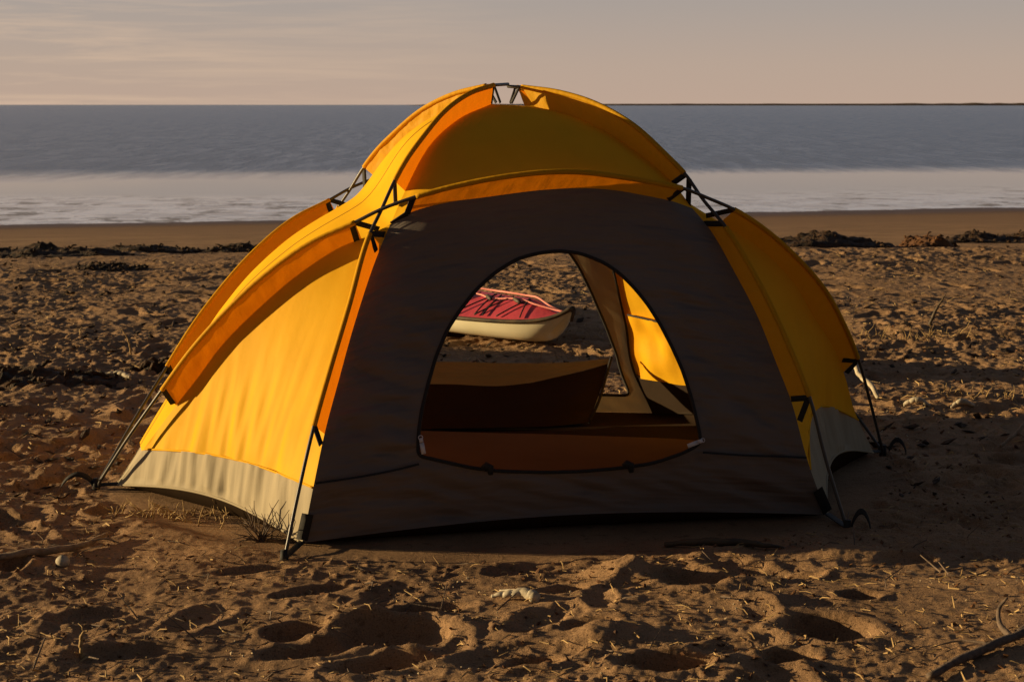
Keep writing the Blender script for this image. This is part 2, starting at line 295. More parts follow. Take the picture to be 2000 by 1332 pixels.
# ------------------------------------------------------------------ sea and far shore
WL = -.40
def seamat(nt):
    tc = N(nt, 'ShaderNodeTexCoord'); sp = N(nt, 'ShaderNodeSeparateXYZ'); nt.links.new(tc.outputs['Object'], sp.inputs[0])
    edge = math_(nt, 'ADD', sp.outputs[1], math_(nt, 'MULTIPLY', math_(nt, 'SUBTRACT', noise(nt, .03, 4, .6, stretch=(.6, 2, 1)), .5), 14))
    edge = math_(nt, 'SUBTRACT', edge, math_(nt, 'MULTIPLY', sp.outputs[0], .12))
    z = N(nt, 'ShaderNodeMapRange', interpolation_type='SMOOTHSTEP'); z.inputs[1].default_value = 33; z.inputs[2].default_value = 41; nt.links.new(edge, z.inputs[0])   # wind line: calm inshore, ruffled beyond
    p = N(nt, 'ShaderNodeBsdfPrincipled'); p.inputs[0].default_value = (.045, .085, .19, 1); nt.links.new(math_(nt, 'SUBTRACT', 2.1, math_(nt, 'MULTIPLY', z.outputs[0], .75)), p.inputs['IOR'])
    nt.links.new(math_(nt, 'ADD', .05, math_(nt, 'MULTIPLY', z.outputs[0], .19)), p.inputs['Roughness'])
    b = N(nt, 'ShaderNodeBump'); b.inputs['Distance'].default_value = .22; nt.links.new(noise(nt, .55, 12, .78, stretch=(.45, 1.6, 1)), b.inputs['Height'])
    gust = ramp(nt, [(.42, (.12, .12, .12)), (.58, (1, 1, 1))], noise(nt, 3.0, 5, .8, stretch=(.9, .085, 1)))
    nt.links.new(math_(nt, 'MULTIPLY', gust.outputs[0], z.outputs[0]), b.inputs['Strength'])
    n2 = N(nt, 'ShaderNodeMapRange', interpolation_type='SMOOTHSTEP'); n2.inputs[1].default_value = 30.5; n2.inputs[2].default_value = 25.5; nt.links.new(edge, n2.inputs[0])
    b2 = N(nt, 'ShaderNodeBump'); b2.inputs['Distance'].default_value = .02; nt.links.new(noise(nt, 1.8, 6, .7, stretch=(.9, 1.1, 1)), b2.inputs['Height']); nt.links.new(math_(nt, 'MULTIPLY', n2.outputs[0], .6), b2.inputs['Strength']); nt.links.new(b.outputs[0], b2.inputs['Normal'])
    foam_glint = ramp(nt, [(.44, (0, 0, 0)), (.52, (1, 1, 1))], noise(nt, 1.5, 8, .7, stretch=(1.0, 1.0, 1)))  # pale shore patches: foam and brighter sky reflection put in as white gloss
    scum = ramp(nt, [(.54, (0, 0, 0)), (.60, (1, 1, 1))], noise(nt, 1.5, 8, .75, stretch=(.9, .8, 1)))
    cc = mixc(nt, math_(nt, 'MULTIPLY', math_(nt, 'MULTIPLY', foam_glint.outputs[0], n2.outputs[0]), .75), (.045, .085, .19), (.045, .085, .19)); cc = mixc(nt, math_(nt, 'MULTIPLY', scum.outputs[0], n2.outputs[0]), cc, (.10, .075, .06)); nt.links.new(cc, p.inputs[0])
    nt.links.new(b2.outputs[0], p.inputs['Normal'])
    fo = N(nt, 'ShaderNodeBsdfGlossy'); fo.inputs[0].default_value = (1, 1, 1, 1); fo.inputs['Roughness'].default_value = .12; nt.links.new(b2.outputs[0], fo.inputs['Normal']); ms = N(nt, 'ShaderNodeMixShader'); nt.links.new(math_(nt, 'MULTIPLY', math_(nt, 'MULTIPLY', foam_glint.outputs[0], n2.outputs[0]), .80), ms.inputs[0])
    nt.links.new(p.outputs[0], ms.inputs[1]); nt.links.new(fo.outputs[0], ms.inputs[2])
    sc2 = N(nt, 'ShaderNodeBsdfDiffuse'); sc2.inputs[0].default_value = (.10, .075, .06, 1); ms2 = N(nt, 'ShaderNodeMixShader'); nt.links.new(math_(nt, 'MULTIPLY', math_(nt, 'MULTIPLY', scum.outputs[0], n2.outputs[0]), .62), ms2.inputs[0]); nt.links.new(ms.outputs[0], ms2.inputs[1]); nt.links.new(sc2.outputs[0], ms2.inputs[2])
    return ms2.outputs[0]
M['sea'] = pmat('sea_water', seamat)
yw = np.geomspace(14, 20000, 60); xw = np.concatenate([-np.geomspace(20, 20000, 20)[::-1], np.linspace(-18, 18, 20), np.geomspace(20, 20000, 20)])
Xw, Yw = np.meshgrid(xw, yw); sea = big_grid('sea', Xw, Yw, np.full_like(Xw, WL), M['sea']); tag(sea, kind='structure')
M['land'] = principled('far_low_land', (.10, .062, .045), (.14, .10, .06), .02, 1.0, spec=0)
xl = np.linspace(-260, 2600, 500); mb = MB()
top = (2.6 + .9 * sst(-230, 500, xl) + 1.1 * np.clip(perlin(xl / 60, xl * 0, 21), 0, 1) + 2.6 * sst(600, 950, xl) * np.clip(.35 + perlin(xl / 40, xl * 0 + 3, 22), 0, 1)) * sst(-215, -150, xl)
mb.grid(np.stack([np.stack([xl, xl * 0 + 3000, xl * 0 + WL - .5], 1), np.stack([xl, xl * 0 + 3004, WL + top * .8], 1), np.stack([xl, xl * 0 + 3030, WL + top], 1), np.stack([xl, xl * 0 + 3200, WL + top * .4 - .5], 1)], 0))
o = mb.build('headland', M['land']); tag(o, kind='structure')

# ------------------------------------------------------------------ tent geometry
def sm(P, n):
    P = np.array(P, float); d = np.r_[0, np.cumsum(np.linalg.norm(np.diff(P, axis=0), axis=1))]; m = np.gradient(P, d, axis=0)
    t = np.linspace(0, d[-1], n); i = np.clip(np.searchsorted(d, t, side='right') - 1, 0, len(d) - 2); hh = (d[i + 1] - d[i]); s = ((t - d[i]) / hh)[:, None]; hh = hh[:, None]
    return (2*s**3-3*s**2+1)*P[i]+(s**3-2*s**2+s)*hh*m[i]+(-2*s**3+3*s**2)*P[i+1]+(s**3-s**2)*hh*m[i+1]
def ev(c, t):
    x = np.clip(t, 0, 1) * (len(c) - 1); i = np.minimum(x.astype(int), len(c) - 2); f = (x - i)[..., None]; return c[i] * (1 - f) + c[i + 1] * f
def coons(T, B, L, Rr, u, v):
    U = u[..., None]; V = v[..., None]
    return (1-V)*ev(T, u)+V*ev(B, u)+(1-U)*ev(L, v)+U*ev(Rr, v)-((1-U)*(1-V)*T[0]+U*(1-V)*T[-1]+(1-U)*V*B[0]+U*V*B[-1])
def ref(q):
    q = np.array(q, float); f = q.reshape(-1, 3).copy(); dd = (f - CT) @ NN; f = f - 2 * dd[:, None] * NN
    b = np.clip(((f - CT) @ NN) / .45, 0, 1); a = np.clip((f[:, 0] - .1) / .3, 0, 1); f[:, 0] -= .085 * (b*b*(3-2*b)) * (a*a*(3-2*a)); return f.reshape(q.shape)
def bottom(a, b, up, inset, n=40):
    t = np.linspace(0, 1, n)[:, None]; P = a * (1 - t) + b * t; s = np.sin(np.pi * t); o = CT - (a + b) / 2; o[2] = 0; o /= np.linalg.norm(o)
    return P + np.array([0, 0, 1]) * up * s + o * inset * s
for k in ('seam_fl_up',): S[k][-1] = [-.348, 4.388, .862]
for k in ('seam_h_mid', 'seam_h_l', 'seam_fl_lo'): S[k][0] = [-.348, 4.388, .862]
S['seam_h_mid'][1] = [-.301, 4.386, .891]; S['seam_h_mid'][2] = [-.197, 4.385, .922]
CV = {k: sm(v, 140) for k, v in S.items()}
for k in list(CV): CV['r_' + k] = ref(CV[k])
tent = empty('tent', CT.tolist()); tag(tent, 'yellow and orange dome tent with dark front wall and open arched doorway', 'tent')
TP = bpy.data.objects  # parts are parented with an inverse so that vertex data stay in world metres
def tp(o, par=None):
    o.parent = par or tent
    if par is None: o.matrix_parent_inverse = tent.matrix_world.inverted() if False else o.matrix_parent_inverse
    return o
def tmesh(name, V, F, mat, uv=None, par=None, smooth=True):
    off = CT if par is None else CT
    o = mesh(name, np.asarray(V, float) - off, F, mat, None, uv, smooth); o.parent = par or tent; return o
def gridfaces(a, b): return [(i*b+j, i*b+j+1, (i+1)*b+j+1, (i+1)*b+j) for i in range(a-1) for j in range(b-1)]
def normals(P):
    du = np.gradient(P, axis=1); dv = np.gradient(P, axis=0); n = np.cross(du, dv); return n / (np.linalg.norm(n, axis=-1, keepdims=True) + 1e-9)
def wrinkle(P, u, v, amp, fu, fv, seed, env, base=None):
    n = normals(P)
    if base is not None:
        s = P @ base; z = P[..., 2]; h = amp * (perlin(s * fu + 1.6 * z + .5 * perlin(s * 3, z * 3, seed + 1), z * fv + s * .8, seed) + .45 * perlin(s * fu * 2.3 - 2 * z, z * fv * 1.6, seed + 2)) * env
        return P + n * h[..., None]
    h = 0; h = amp * (perlin(u * fu + .7 * perlin(u * 3, v * 3, seed + 1), v * fv, seed) + .5 * perlin(u * fu * 2.1, v * fv * 1.7, seed + 2)) * env
    return P + n * h[..., None]
def patch_mesh(name, T, B, L, Rr, mat, v0=0., v1=1., nu=90, nv=90, amp=.006, fu=9, fv=1.6, seed=1, par=None, env='bottom', sag=0.0, bulge=0.0, base=None):
    u, t = np.meshgrid(np.linspace(0, 1, nu), np.linspace(0, 1, nv)); a = v0(u) if callable(v0) else v0; b = v1(u) if callable(v1) else v1
    v = a + (b - a) * t; P = coons(T, B, L, Rr, u, v)
    e = np.sin(np.pi * np.clip(u, 0, 1)) ** .5 * np.clip(v * (1 - v) * 16, 0, 1)
    if env == 'bottom': e = e * (.10 + .90 * sst(.35, .92, v))
    if env == 'skirt': e = np.sin(np.pi * np.clip(u, 0, 1)) ** .5 * np.clip((1 - v) * 40, 0, 1)
    if sag: P = P + normals(P) * (sag * np.sin(np.pi * u) * np.sin(np.pi * np.clip(v, 0, 1)))[..., None]
    if bulge:
        kk = np.exp(-np.linspace(-2.2, 2.2, 2 * (nv // 7) + 1) ** 2); kk /= kk.sum(); pd = nv // 7
        ext = np.concatenate([2 * P[:1] - P[pd:0:-1], P, 2 * P[-1:] - P[-2:-pd - 2:-1]]); Ps = sum(w_ * ext[i:i + nv] for i, w_ in enumerate(kk))
        wu = np.clip(np.sin(np.pi * u), 0, 1)[..., None] ** .8; P = P * (1 - wu) + Ps * wu
        nn_ = normals(Ps); q = P[nv // 2, nu // 2] - CT - [0, 0, .2]
        if nn_[nv // 2, nu // 2] @ q < 0: nn_ = -nn_
        P = P + nn_ * (bulge * np.sin(np.pi * u) * np.sin(np.pi * np.clip(v, 0, 1)) ** .6 * (1 - .45 * sst(.55, .9, v)))[..., None]
    P = wrinkle(P, u, v, amp, fu, fv, seed, e, base)
    if base is not None: u, v = P @ base * 1.2, P[..., 2] * 1.2
    o = tmesh(name, P.reshape(-1, 3), gridfaces(nv, nu), mat, np.stack([u, v], -1).reshape(-1, 2), par)
    if bulge:
        m = MB(); m.tube(P[2:, int(nu * .36)], .0016, 5); tmesh('seam', m.V, m.F, M['seam'], par=o)
    return o

cv = CV; P0 = 'r_'
fl, fr, hm, hl, hr, flo, fro = [cv['seam_' + k] for k in ('fl_up', 'fr_up', 'h_mid', 'h_l', 'h_r', 'fl_lo', 'fr_lo')]
rfl, rfr, rhm, rhl, rhr, rflo, rfro = [cv['r_seam_' + k] for k in ('fl_up', 'fr_up', 'h_mid', 'h_l', 'h_r', 'fl_lo', 'fr_lo')]
seg = lambda a, b: np.linspace(a, b, 12)
# roof panels front and rear, small cap
patch_mesh('roof_panel', seg(fl[0], fr[0]), hm, fl, fr, M['yellow'], amp=.0035, fu=4, fv=3, seed=5, env='all')
patch_mesh('roof_panel', seg(rfl[0], rfr[0]), rhm, rfl, rfr, M['yellow'], amp=.0035, fu=4, fv=3, seed=6, env='all')
tmesh('roof_cap', [fl[0], fr[0], rfr[0], rfl[0]], [(0, 1, 2, 3)], M['yellow'], [(0, 0), (1, 0), (1, 1), (0, 1)])
# long side panels running from the peak down to the left and right corners
def long_side(up, lo, rup, rlo, seed, flip):
    A = np.concatenate([up, lo[1:]]); Bc = np.concatenate([rup, rlo[1:]]); n = len(A)
    d = np.r_[0, np.cumsum(np.linalg.norm(np.diff(A, axis=0), axis=1))]; t = np.linspace(0, d[-1], 200)
    A = np.stack([np.interp(t, d, A[:, k]) for k in range(3)], 1); Bc = np.stack([np.interp(t, d, Bc[:, k]) for k in range(3)], 1)
    k = np.array([.05, .1, .2, .4, .2, .1, .05]); k /= k.sum()
    vs_ = 1 - .16 / d[-1]
    s = patch_mesh('side_panel', seg(A[0], Bc[0]), seg(A[-1], Bc[-1]), A, Bc, M['yellow'], v1=vs_, nu=70, nv=150, amp=.005, fu=4, fv=7, seed=seed, env='all', bulge=.054)
    sv = np.linspace(.02, vs_, 60); q = coons(seg(A[0], Bc[0]), seg(A[-1], Bc[-1]), A, Bc, sv * 0, sv)
    patch_mesh('skirt', seg(A[0], Bc[0]), seg(A[-1], Bc[-1]), A, Bc, M['tan'], v0=vs_, nu=20, nv=20, amp=.002, seed=seed + 1, par=s, env='skirt')
long_side(fl, hl, rfl, rhl, 30, 1); long_side(fr, hr, rfr, rhr, 34, 1)
# triangular side panels at the four corners, each with a tan skirt below
def tri_side(leg, post, seed, up=.045, inset=.026, amp=.015):
    apex = np.repeat(leg[:1], 12, 0) + np.linspace(0, 1, 12)[:, None] * 1e-5
    Bt = bottom(leg[-1], post[-1], up, inset)
    bd = post[-1] - leg[-1]; bd[2] = 0; bd /= np.linalg.norm(bd)
    Ll = np.linalg.norm(np.diff(leg, axis=0), axis=1).sum(); Lp = np.linalg.norm(np.diff(post, axis=0), axis=1).sum()
    vs_ = lambda u: (1 - .17 / Ll) * (1 - u) + (1 - .165 / Lp) * u + (.016 if up < .07 else -.05) * np.sin(np.pi * u)
    s = patch_mesh('side_panel', apex, Bt, leg, post, M['yellow'], v1=vs_, nu=150, nv=150, amp=amp, fu=12, fv=2.0, seed=seed, base=bd, sag=-.012 * np.sign(leg[-1][0] * 1.0) * 0)
    patch_mesh('skirt', apex, Bt, leg, post, M['tan'], v0=vs_, nu=150, nv=40, amp=.020, fu=13, fv=2.5, seed=seed + 3, base=bd, par=s, env='skirt')
    ug, tg = np.meshgrid(np.linspace(0, 1, 50), np.linspace(0, 1, 12)); vg = vs_(ug) + (1 - vs_(ug)) * tg * .985 + .01; Q = coons(apex, Bt, leg, post, ug, vg); iw = CT - Q; iw[..., 2] = 0; iw /= np.linalg.norm(iw, axis=-1, keepdims=True)
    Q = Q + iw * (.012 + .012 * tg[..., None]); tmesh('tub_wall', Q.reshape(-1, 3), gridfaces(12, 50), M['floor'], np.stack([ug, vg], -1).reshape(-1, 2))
    hp = coons(apex, Bt, leg, post, np.linspace(0, 1, 60), vs_(np.linspace(0, 1, 60))); m = MB(); m.tube(hp, .0035, 6); tmesh('hem', m.V, m.F, M['yellow'], par=s)
    m = MB(); m.tube(Bt, .004, 6); tmesh('edge_tape', m.V, m.F, M['tan'], par=s)
    return Bt
bots = [tri_side(hl, flo, 40), tri_side(hr, fro, 50, .075, .06), tri_side(rhl, rflo, 60), tri_side(rhr, rfro, 70)]
# walls with door openings
def ringwall(name, T, B, L, Rr, op, mat, seed, amp, sag=0.0, nr=40, na=360, fu=5, fv=5):
    op = np.array(op); c = (op.min(0) + op.max(0)) / 2; opc = np.r_[op, op[:1]]
    d = np.r_[0, np.cumsum(np.linalg.norm(np.diff(opc, axis=0), axis=1))]; t = np.linspace(0, d[-1], 1201)[:-1]
    o2 = np.stack([np.interp(t, d, opc[:, k]) for k in range(2)], 1)
    for _ in range(3): o2 = (np.roll(o2, 6, 0) + o2 * 2 + np.roll(o2, -6, 0)) / 4
    aa = np.arctan2(o2[:, 1] - c[1], o2[:, 0] - c[0]); rr_ = np.hypot(*(o2 - c).T); k = np.argsort(aa); aa, rr_ = aa[k], rr_[k]
    cor = [math.atan2(q[1] - c[1], q[0] - c[0]) for q in ((0, 0), (1, 0), (1, 1), (0, 1))]
    ang = np.sort(np.r_[np.linspace(-np.pi, np.pi, na, endpoint=False), cor]); ri = np.interp(ang, aa, rr_, period=2 * np.pi)
    ca, sa = np.cos(ang), np.sin(ang)
    with np.errstate(divide='ignore'):
        tx = np.where(ca > 0, (1 - c[0]) / ca, (0 - c[0]) / ca); ty = np.where(sa > 0, (1 - c[1]) / sa, (0 - c[1]) / sa)
    ro = np.minimum(np.where(np.abs(ca) < 1e-9, 9, tx), np.where(np.abs(sa) < 1e-9, 9, ty))
    t = np.linspace(0, 1, nr)[:, None]; rad = ri[None] * (1 - t) + ro[None] * t; u = np.clip(c[0] + rad * ca, 0, 1); v = np.clip(c[1] + rad * sa, 0, 1)
    P = coons(T, B, L, Rr, u, v); n = np.cross(Rr[70] - L[70], B[20] - T[70]); n /= np.linalg.norm(n)
    e = np.clip(t * 6, 0, 1) * np.clip((1 - t) * 6, 0, 1) * (.12 + .88 * sst(.12, .42, v))
    h = amp * (1.5 * (.35 - np.abs(perlin((u + .6 * v) * fu * .7, (v - .45 * (u - .5)) * fv * 2.6, seed + 7))) + .7 * perlin((u + .6 * v) * fu, (v - .5 * u) * fv * 3, seed) + .6 * perlin((u + .6 * v) * fu * 2, (v - .5 * u) * fv * 6, seed + 1)) * e
    h = h + sag * np.sin(np.pi * u) * np.clip(np.sin(np.pi * v), 0, 1) ** .5
    P = P + n * h[..., None]; m = len(ang); F = [(i*m+j, i*m+(j+1) % m, (i+1)*m+(j+1) % m, (i+1)*m+j) for i in range(nr-1) for j in range(m)]
    w_ = tmesh(name, P.reshape(-1, 3), F, mat, np.stack([u, v], -1).reshape(-1, 2))
    z = MB(); z.tube(np.r_[P[0], P[:1, 0].repeat(1, 0)], .0055, 8, False); tmesh('door_zip', z.V, z.F, M['black'], par=w_)
    return w_, (lambda uv, off=.003: coons(T, B, L, Rr, np.array(uv, float)[:, 0], np.array(uv, float)[:, 1]) + n * (off * (-1 if n[1] > 0 else 1) + (sag * np.sin(np.pi * np.array(uv, float)[:, 0]) * np.sin(np.pi * np.clip(np.array(uv, float)[:, 1], 0, 1)) ** .5)[:, None]))
OPEN_F = [[0.201, 0.779], [0.198, 0.711], [0.199, 0.652], [0.207, 0.562], [0.217, 0.488], [0.236, 0.413], [0.262, 0.356], [0.298, 0.298], [0.342, 0.252], [0.399, 0.216], [0.456, 0.204], [0.513, 0.202], [0.569, 0.214], [0.624, 0.244], [0.66, 0.279], [0.689, 0.324], [0.713, 0.373], [0.734, 0.433], [0.751, 0.496], [0.763, 0.557], [0.769, 0.622], [0.774, 0.681], [0.779, 0.749], [0.779, 0.773], [0.735, 0.807], [0.672, 0.839], [0.603, 0.854], [0.529, 0.861], [0.457, 0.859], [0.37, 0.846], [0.311, 0.828], [0.256, 0.802], [0.215, 0.782]]
h_ = [[.953, .93], [.956, .761], [.924, .635], [.891, .505], [.853, .402], [.817, .337], [.77, .30], [.69, .265], [.59, .25]]
OPEN_R = h_ + [[.5, .245]] + [[1 - a, b] for a, b in h_[::-1]]
Bf = bottom(flo[-1], fro[-1], .034, .02); Br = bottom(rflo[-1], rfro[-1], .03, .02)
fw, fpt = ringwall('front_wall', hm, Bf, flo, fro, OPEN_F, M['brown'], 80, .019, .030)
fw['label'] = 'dark taupe front wall with arched door opening'
rw, rpt = ringwall('rear_wall', rhm, Br, rflo, rfro, OPEN_R, M['rear'], 90, .004)
rw['label'] = 'tan rear wall with large open doorway'
def ribbon(P, nrm, wd, th=.0012):
    P = np.asarray(P, float); T = np.gradient(P, axis=0); T /= np.linalg.norm(T, axis=1)[:, None]; s = np.cross(T, nrm); s /= np.linalg.norm(s, axis=1)[:, None]; nn = np.asarray(nrm) / np.linalg.norm(nrm)
    m = MB(); a = P + s * wd / 2 + nn * th; b = P - s * wd / 2 + nn * th; c = P - s * wd / 2 - nn * th; d = P + s * wd / 2 - nn * th; m.grid(np.stack([a, b, c, d, a], 1)); return m
fn = np.array([.18, -.98, .25])
for q in ([[0.003, 0.814], [0.088, 0.816], [0.166, 0.808], [0.204, 0.800]], [[0.778, 0.800], [0.858, 0.803], [0.936, 0.801], [.998, 0.8]]):
    m = ribbon(sm(fpt(q, .008), 30), fn, .006); tmesh('wall_seam', m.V, m.F, M['black'], par=fw)
for q, tilt in (([0.204, 0.735], 0), ([0.772, 0.768], 1)):
    c = fpt([q], .016)[0]; m = MB()
    ax = (np.array([.004, 0, -.022]) if not tilt else np.array([-.020, 0, -.008])); sd = np.cross(ax, fn); sd /= np.linalg.norm(sd)
    m.box(c + ax * .9, sd * .006, ax * .72, fn * .0018); m.box(c - ax * .15, sd * .005, ax * .28, fn * .005)
    P = [c - ax * .5 + sd * .006 * math.cos(t) + ax * .25 * math.sin(t) for t in np.linspace(0, 6.28, 14)]; m.tube(P, .0012, 6)
    tmesh('zip_puller', m.V, m.F, M['zip'], par=fw)
for q in ([0.338, 0.836], [0.618, 0.851]):
    c = fpt([q], .012)[0]; m = MB(); m.tube([c + np.array([-.012, 0, .004]), c + np.array([0, 0, .012]), c + np.array([.010, 0, .008]), c + np.array([.012, 0, -.014])], [.007, .011, .011, .007], 8); tmesh('toggle', m.V, m.F, M['black'], par=fw)

# sleeves: fabric fins between pole and canopy seam
def cut(c, a, b):
    a, b = np.array(a), np.array(b); i = ((c - a) ** 2).sum(1).argmin(); j = ((c - b) ** 2).sum(1).argmin(); q = c[min(i, j):max(i, j) + 1]
    d = np.r_[0, np.cumsum(np.linalg.norm(np.diff(q, axis=0), axis=1))]; t = np.linspace(0, d[-1], 70); return np.stack([np.interp(t, d, q[:, k]) for k in range(3)], 1)
def sleeve(pole, seam, pa, pb, sa, sb, rear, seed):
    A = cut(CV[pole], pa, pb); Bc = cut(CV[seam], sa, sb)
    if np.linalg.norm(A[0] - Bc[0]) > np.linalg.norm(A[0] - Bc[-1]): Bc = Bc[::-1]
    if rear: A, Bc = ref(A), ref(Bc)
    t = np.linspace(0, 1, 10)[:, None, None]; P = A[None] * (1 - t) + Bc[None] * t; s, tt = np.meshgrid(np.linspace(0, 1, 70), np.linspace(0, 1, 10))
    P = P + normals(P) * ((.0045 * perlin(s * 16, tt * 1.5, seed) + .002 * perlin(s * 40, tt * 1.5, seed + 1)) * np.sin(np.pi * tt))[..., None]
    m = MB(); m.grid(P); m.tube(A, .0078, 8)
    uv = np.zeros((len(m.V), 2)); uv[:700] = np.stack([s, tt], -1).reshape(-1, 2); uv[700:, 0] = np.repeat(np.linspace(0, 1, 70), 8)
    tmesh('pole_sleeve', m.V, m.F, M['sleeve'], uv)
SL = [('pole_fl', 'seam_fl_up', (-.337, 4.427, .984), (-.058, 4.912, 1.261), (-.311, 4.473, .952), (-.066, 4.898, 1.202)),
      ('pole_fr', 'seam_fr_up', (.516, 4.591, .995), (.031, 4.959, 1.256), (.486, 4.614, .964), (.02, 4.96, 1.2)),
      ('hoop', 'seam_h_mid', (-.275, 4.354, .942), (.506, 4.49, .957), (-.301, 4.382, .891), (.461, 4.503, .923)),
      ('hoop', 'seam_h_l', (-.447, 4.368, .869), (-1.058, 4.578, .35), (-.43, 4.40, .815), (-1.027, 4.62, .293)),
      ('hoop', 'seam_h_r', (.659, 4.559, .893), (1.132, 4.965, .383), (.62, 4.59, .845), (1.09, 4.99, .33)),
      ('pole_fl', 'seam_fl_lo', (-.400, 4.316, .841), (-.536, 4.08, .343), (-.373, 4.364, .802), (-.515, 4.115, .31)),
      ('pole_fr', 'seam_fr_lo', (.628, 4.506, .844), (.853, 4.335, .375), (.577, 4.544, .847), (.805, 4.371, .362))]
for i, a in enumerate(SL):
    for rear in (0, 1): sleeve(*a, rear, 100 + i * 2 + rear)
for k in ('pole_fl', 'pole_fr', 'hoop'):
    for pre in ('', 'r_'):
        P = CV[pre + k].copy()
        if k == 'pole_fl': P = np.r_[P, [CT + [0, 0, 1.265]]]
        if k == 'pole_fr': P = np.r_[P, [CT + [0, 0, 1.258]]]
        P[0, 2] -= .02
        if k == 'hoop': P[-1, 2] -= .02
        m = MB(); m.tube(P, .0052, 10); tmesh('tent_pole', m.V, m.F, M['pole'])
STR = [('fl', [[[-0.337, 4.427, 0.984], [-0.335, 4.431, 0.913]], [[-0.398, 4.32, 0.839], [-0.385, 4.343, 0.79]], [[-0.398, 4.32, 0.841], [-0.363, 4.382, 0.834]], [[-0.536, 4.08, 0.343], [-0.522, 4.105, 0.283]], [[-0.058, 4.912, 1.259], [-0.065, 4.901, 1.203]], [[-0.055, 4.918, 1.256], [-0.037, 4.948, 1.206]]]), ('h', [[[-0.279, 4.354, 0.941], [-0.299, 4.381, 0.893]], [[-0.299, 4.381, 0.893], [-0.344, 4.391, 0.863]], [[-0.446, 4.368, 0.869], [-0.381, 4.393, 0.848]], [[-0.456, 4.368, 0.866], [-0.445, 4.403, 0.813]], [[-1.058, 4.578, 0.35], [-1.037, 4.617, 0.296]], [[0.659, 4.559, 0.893], [0.575, 4.555, 0.875]], [[0.498, 4.487, 0.96], [0.456, 4.5, 0.926]], [[1.135, 4.974, 0.369], [1.081, 4.961, 0.375]], [[1.13, 4.977, 0.364], [1.104, 4.995, 0.326]]]), ('fr', [[[0.516, 4.591, 0.995], [0.479, 4.619, 0.965]], [[0.526, 4.583, 0.982], [0.525, 4.584, 0.9]], [[0.618, 4.513, 0.855], [0.57, 4.55, 0.852]], [[0.853, 4.335, 0.369], [0.808, 4.369, 0.359]], [[0.849, 4.338, 0.361], [0.831, 4.351, 0.298]], [[0.021, 4.966, 1.252], [-0.002, 4.983, 1.205]]])]
PN = {'fl': np.cross(CT - CV['pole_fl'][0], [0, 0, 1]), 'fr': np.cross(CT - CV['pole_fr'][0], [0, 0, 1]), 'h': np.array([.435, -2.339, -1.461])}
for k, L_ in STR:
    for a, b in L_:
        for rear in (0, 1):
            a2, b2 = np.array(a), np.array(b); n_ = PN[k] / np.linalg.norm(PN[k]); wd = .009 if a2[2] > 1.2 else .017
            if rear:
                a2, b2 = ref(a2), ref(b2); n_ = n_ - 2 * (n_ @ NN) * NN
            m = ribbon(np.linspace(a2, b2, 4), n_, wd, .0015); tmesh('clip_strap', m.V, m.F, M['black'])

# floor, tub walls, loose panels inside
bb = [bots[0], Bf, bots[1][::-1], bots[3], Br[::-1], bots[2][::-1]]
ringp = np.concatenate([b[:-1] for b in bb]); gr = ringp.copy(); inw = CT - gr; inw[:, 2] = 0; gr += inw / np.linalg.norm(inw, axis=1)[:, None] * .03; gr[:, 2] = .004
rg = ringp + inw / np.linalg.norm(inw, axis=1)[:, None] * .004
n = len(gr); cen = CT + [0, 0, .006]
V = np.concatenate([rg, gr, gr * .5 + cen * .5 + [0, 0, .002], [cen]]); F = []
for i in range(n):
    j = (i + 1) % n; F += [(i, j, n + j, n + i), (n + i, n + j, 2 * n + j, 2 * n + i), (2 * n + i, 2 * n + j, 3 * n)]
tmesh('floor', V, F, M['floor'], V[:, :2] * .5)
def quadstrip(name, A, Bc, mat, seed, amp=.006, na=60, nb=14, label=None, par=None):
    A, Bc = sm(A, na), sm(Bc, na); t = np.linspace(0, 1, nb)[:, None, None]; P = A[None] * (1 - t) + Bc[None] * t; s, tt = np.meshgrid(np.linspace(0, 1, na), np.linspace(0, 1, nb))
    P = P + normals(P) * (amp * perlin(s * 7, tt * 2, seed) * np.sin(np.pi * tt * .8 + .3))[..., None]
    o = tmesh(name, P.reshape(-1, 3), gridfaces(nb, na), mat, np.stack([s, tt], -1).reshape(-1, 2), par)
    if label: o['label'] = label
    return o
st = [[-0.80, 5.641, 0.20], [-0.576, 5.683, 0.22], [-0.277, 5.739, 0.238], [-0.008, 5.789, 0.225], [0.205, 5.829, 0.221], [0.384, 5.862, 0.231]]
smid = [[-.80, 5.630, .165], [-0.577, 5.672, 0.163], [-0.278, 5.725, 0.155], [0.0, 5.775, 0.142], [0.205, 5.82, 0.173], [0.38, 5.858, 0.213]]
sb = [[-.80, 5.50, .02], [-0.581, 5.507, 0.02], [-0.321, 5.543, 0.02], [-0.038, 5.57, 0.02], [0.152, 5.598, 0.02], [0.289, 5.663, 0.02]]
sp_ = quadstrip('rear_sill', st, smid, M['sill'], 120, label='tan upper band of the rear sill, its sunlit tone put into the fabric colour')  # sill split along its sun and shade line, lit tone set by fabric colour
quadstrip('sill_shade', smid, sb, M['floor'], 121, amp=.012, par=sp_)  # dark fabric here puts the shade on the lower sill into the colour
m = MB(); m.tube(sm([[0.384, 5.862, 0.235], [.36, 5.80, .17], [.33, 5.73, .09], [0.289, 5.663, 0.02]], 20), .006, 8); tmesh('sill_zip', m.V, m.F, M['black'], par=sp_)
mt = quadstrip('inner_flap', [[-.78, 5.50, .022], [-0.415, 5.520, 0.022], [-0.299, 5.50, 0.022], [0.185, 5.437, 0.022], [0.64, 5.345, 0.022], [0.70, 5.32, 0.022]], [[-.66, 4.5, .022], [-.45, 4.45, .022], [-.25, 4.42, .022], [.2, 4.42, .022], [.6, 4.5, .022], [.8, 4.6, .022]], M['mat'], 130, .006, nb=30, label='rust brown door flap lying folded on the tent floor')
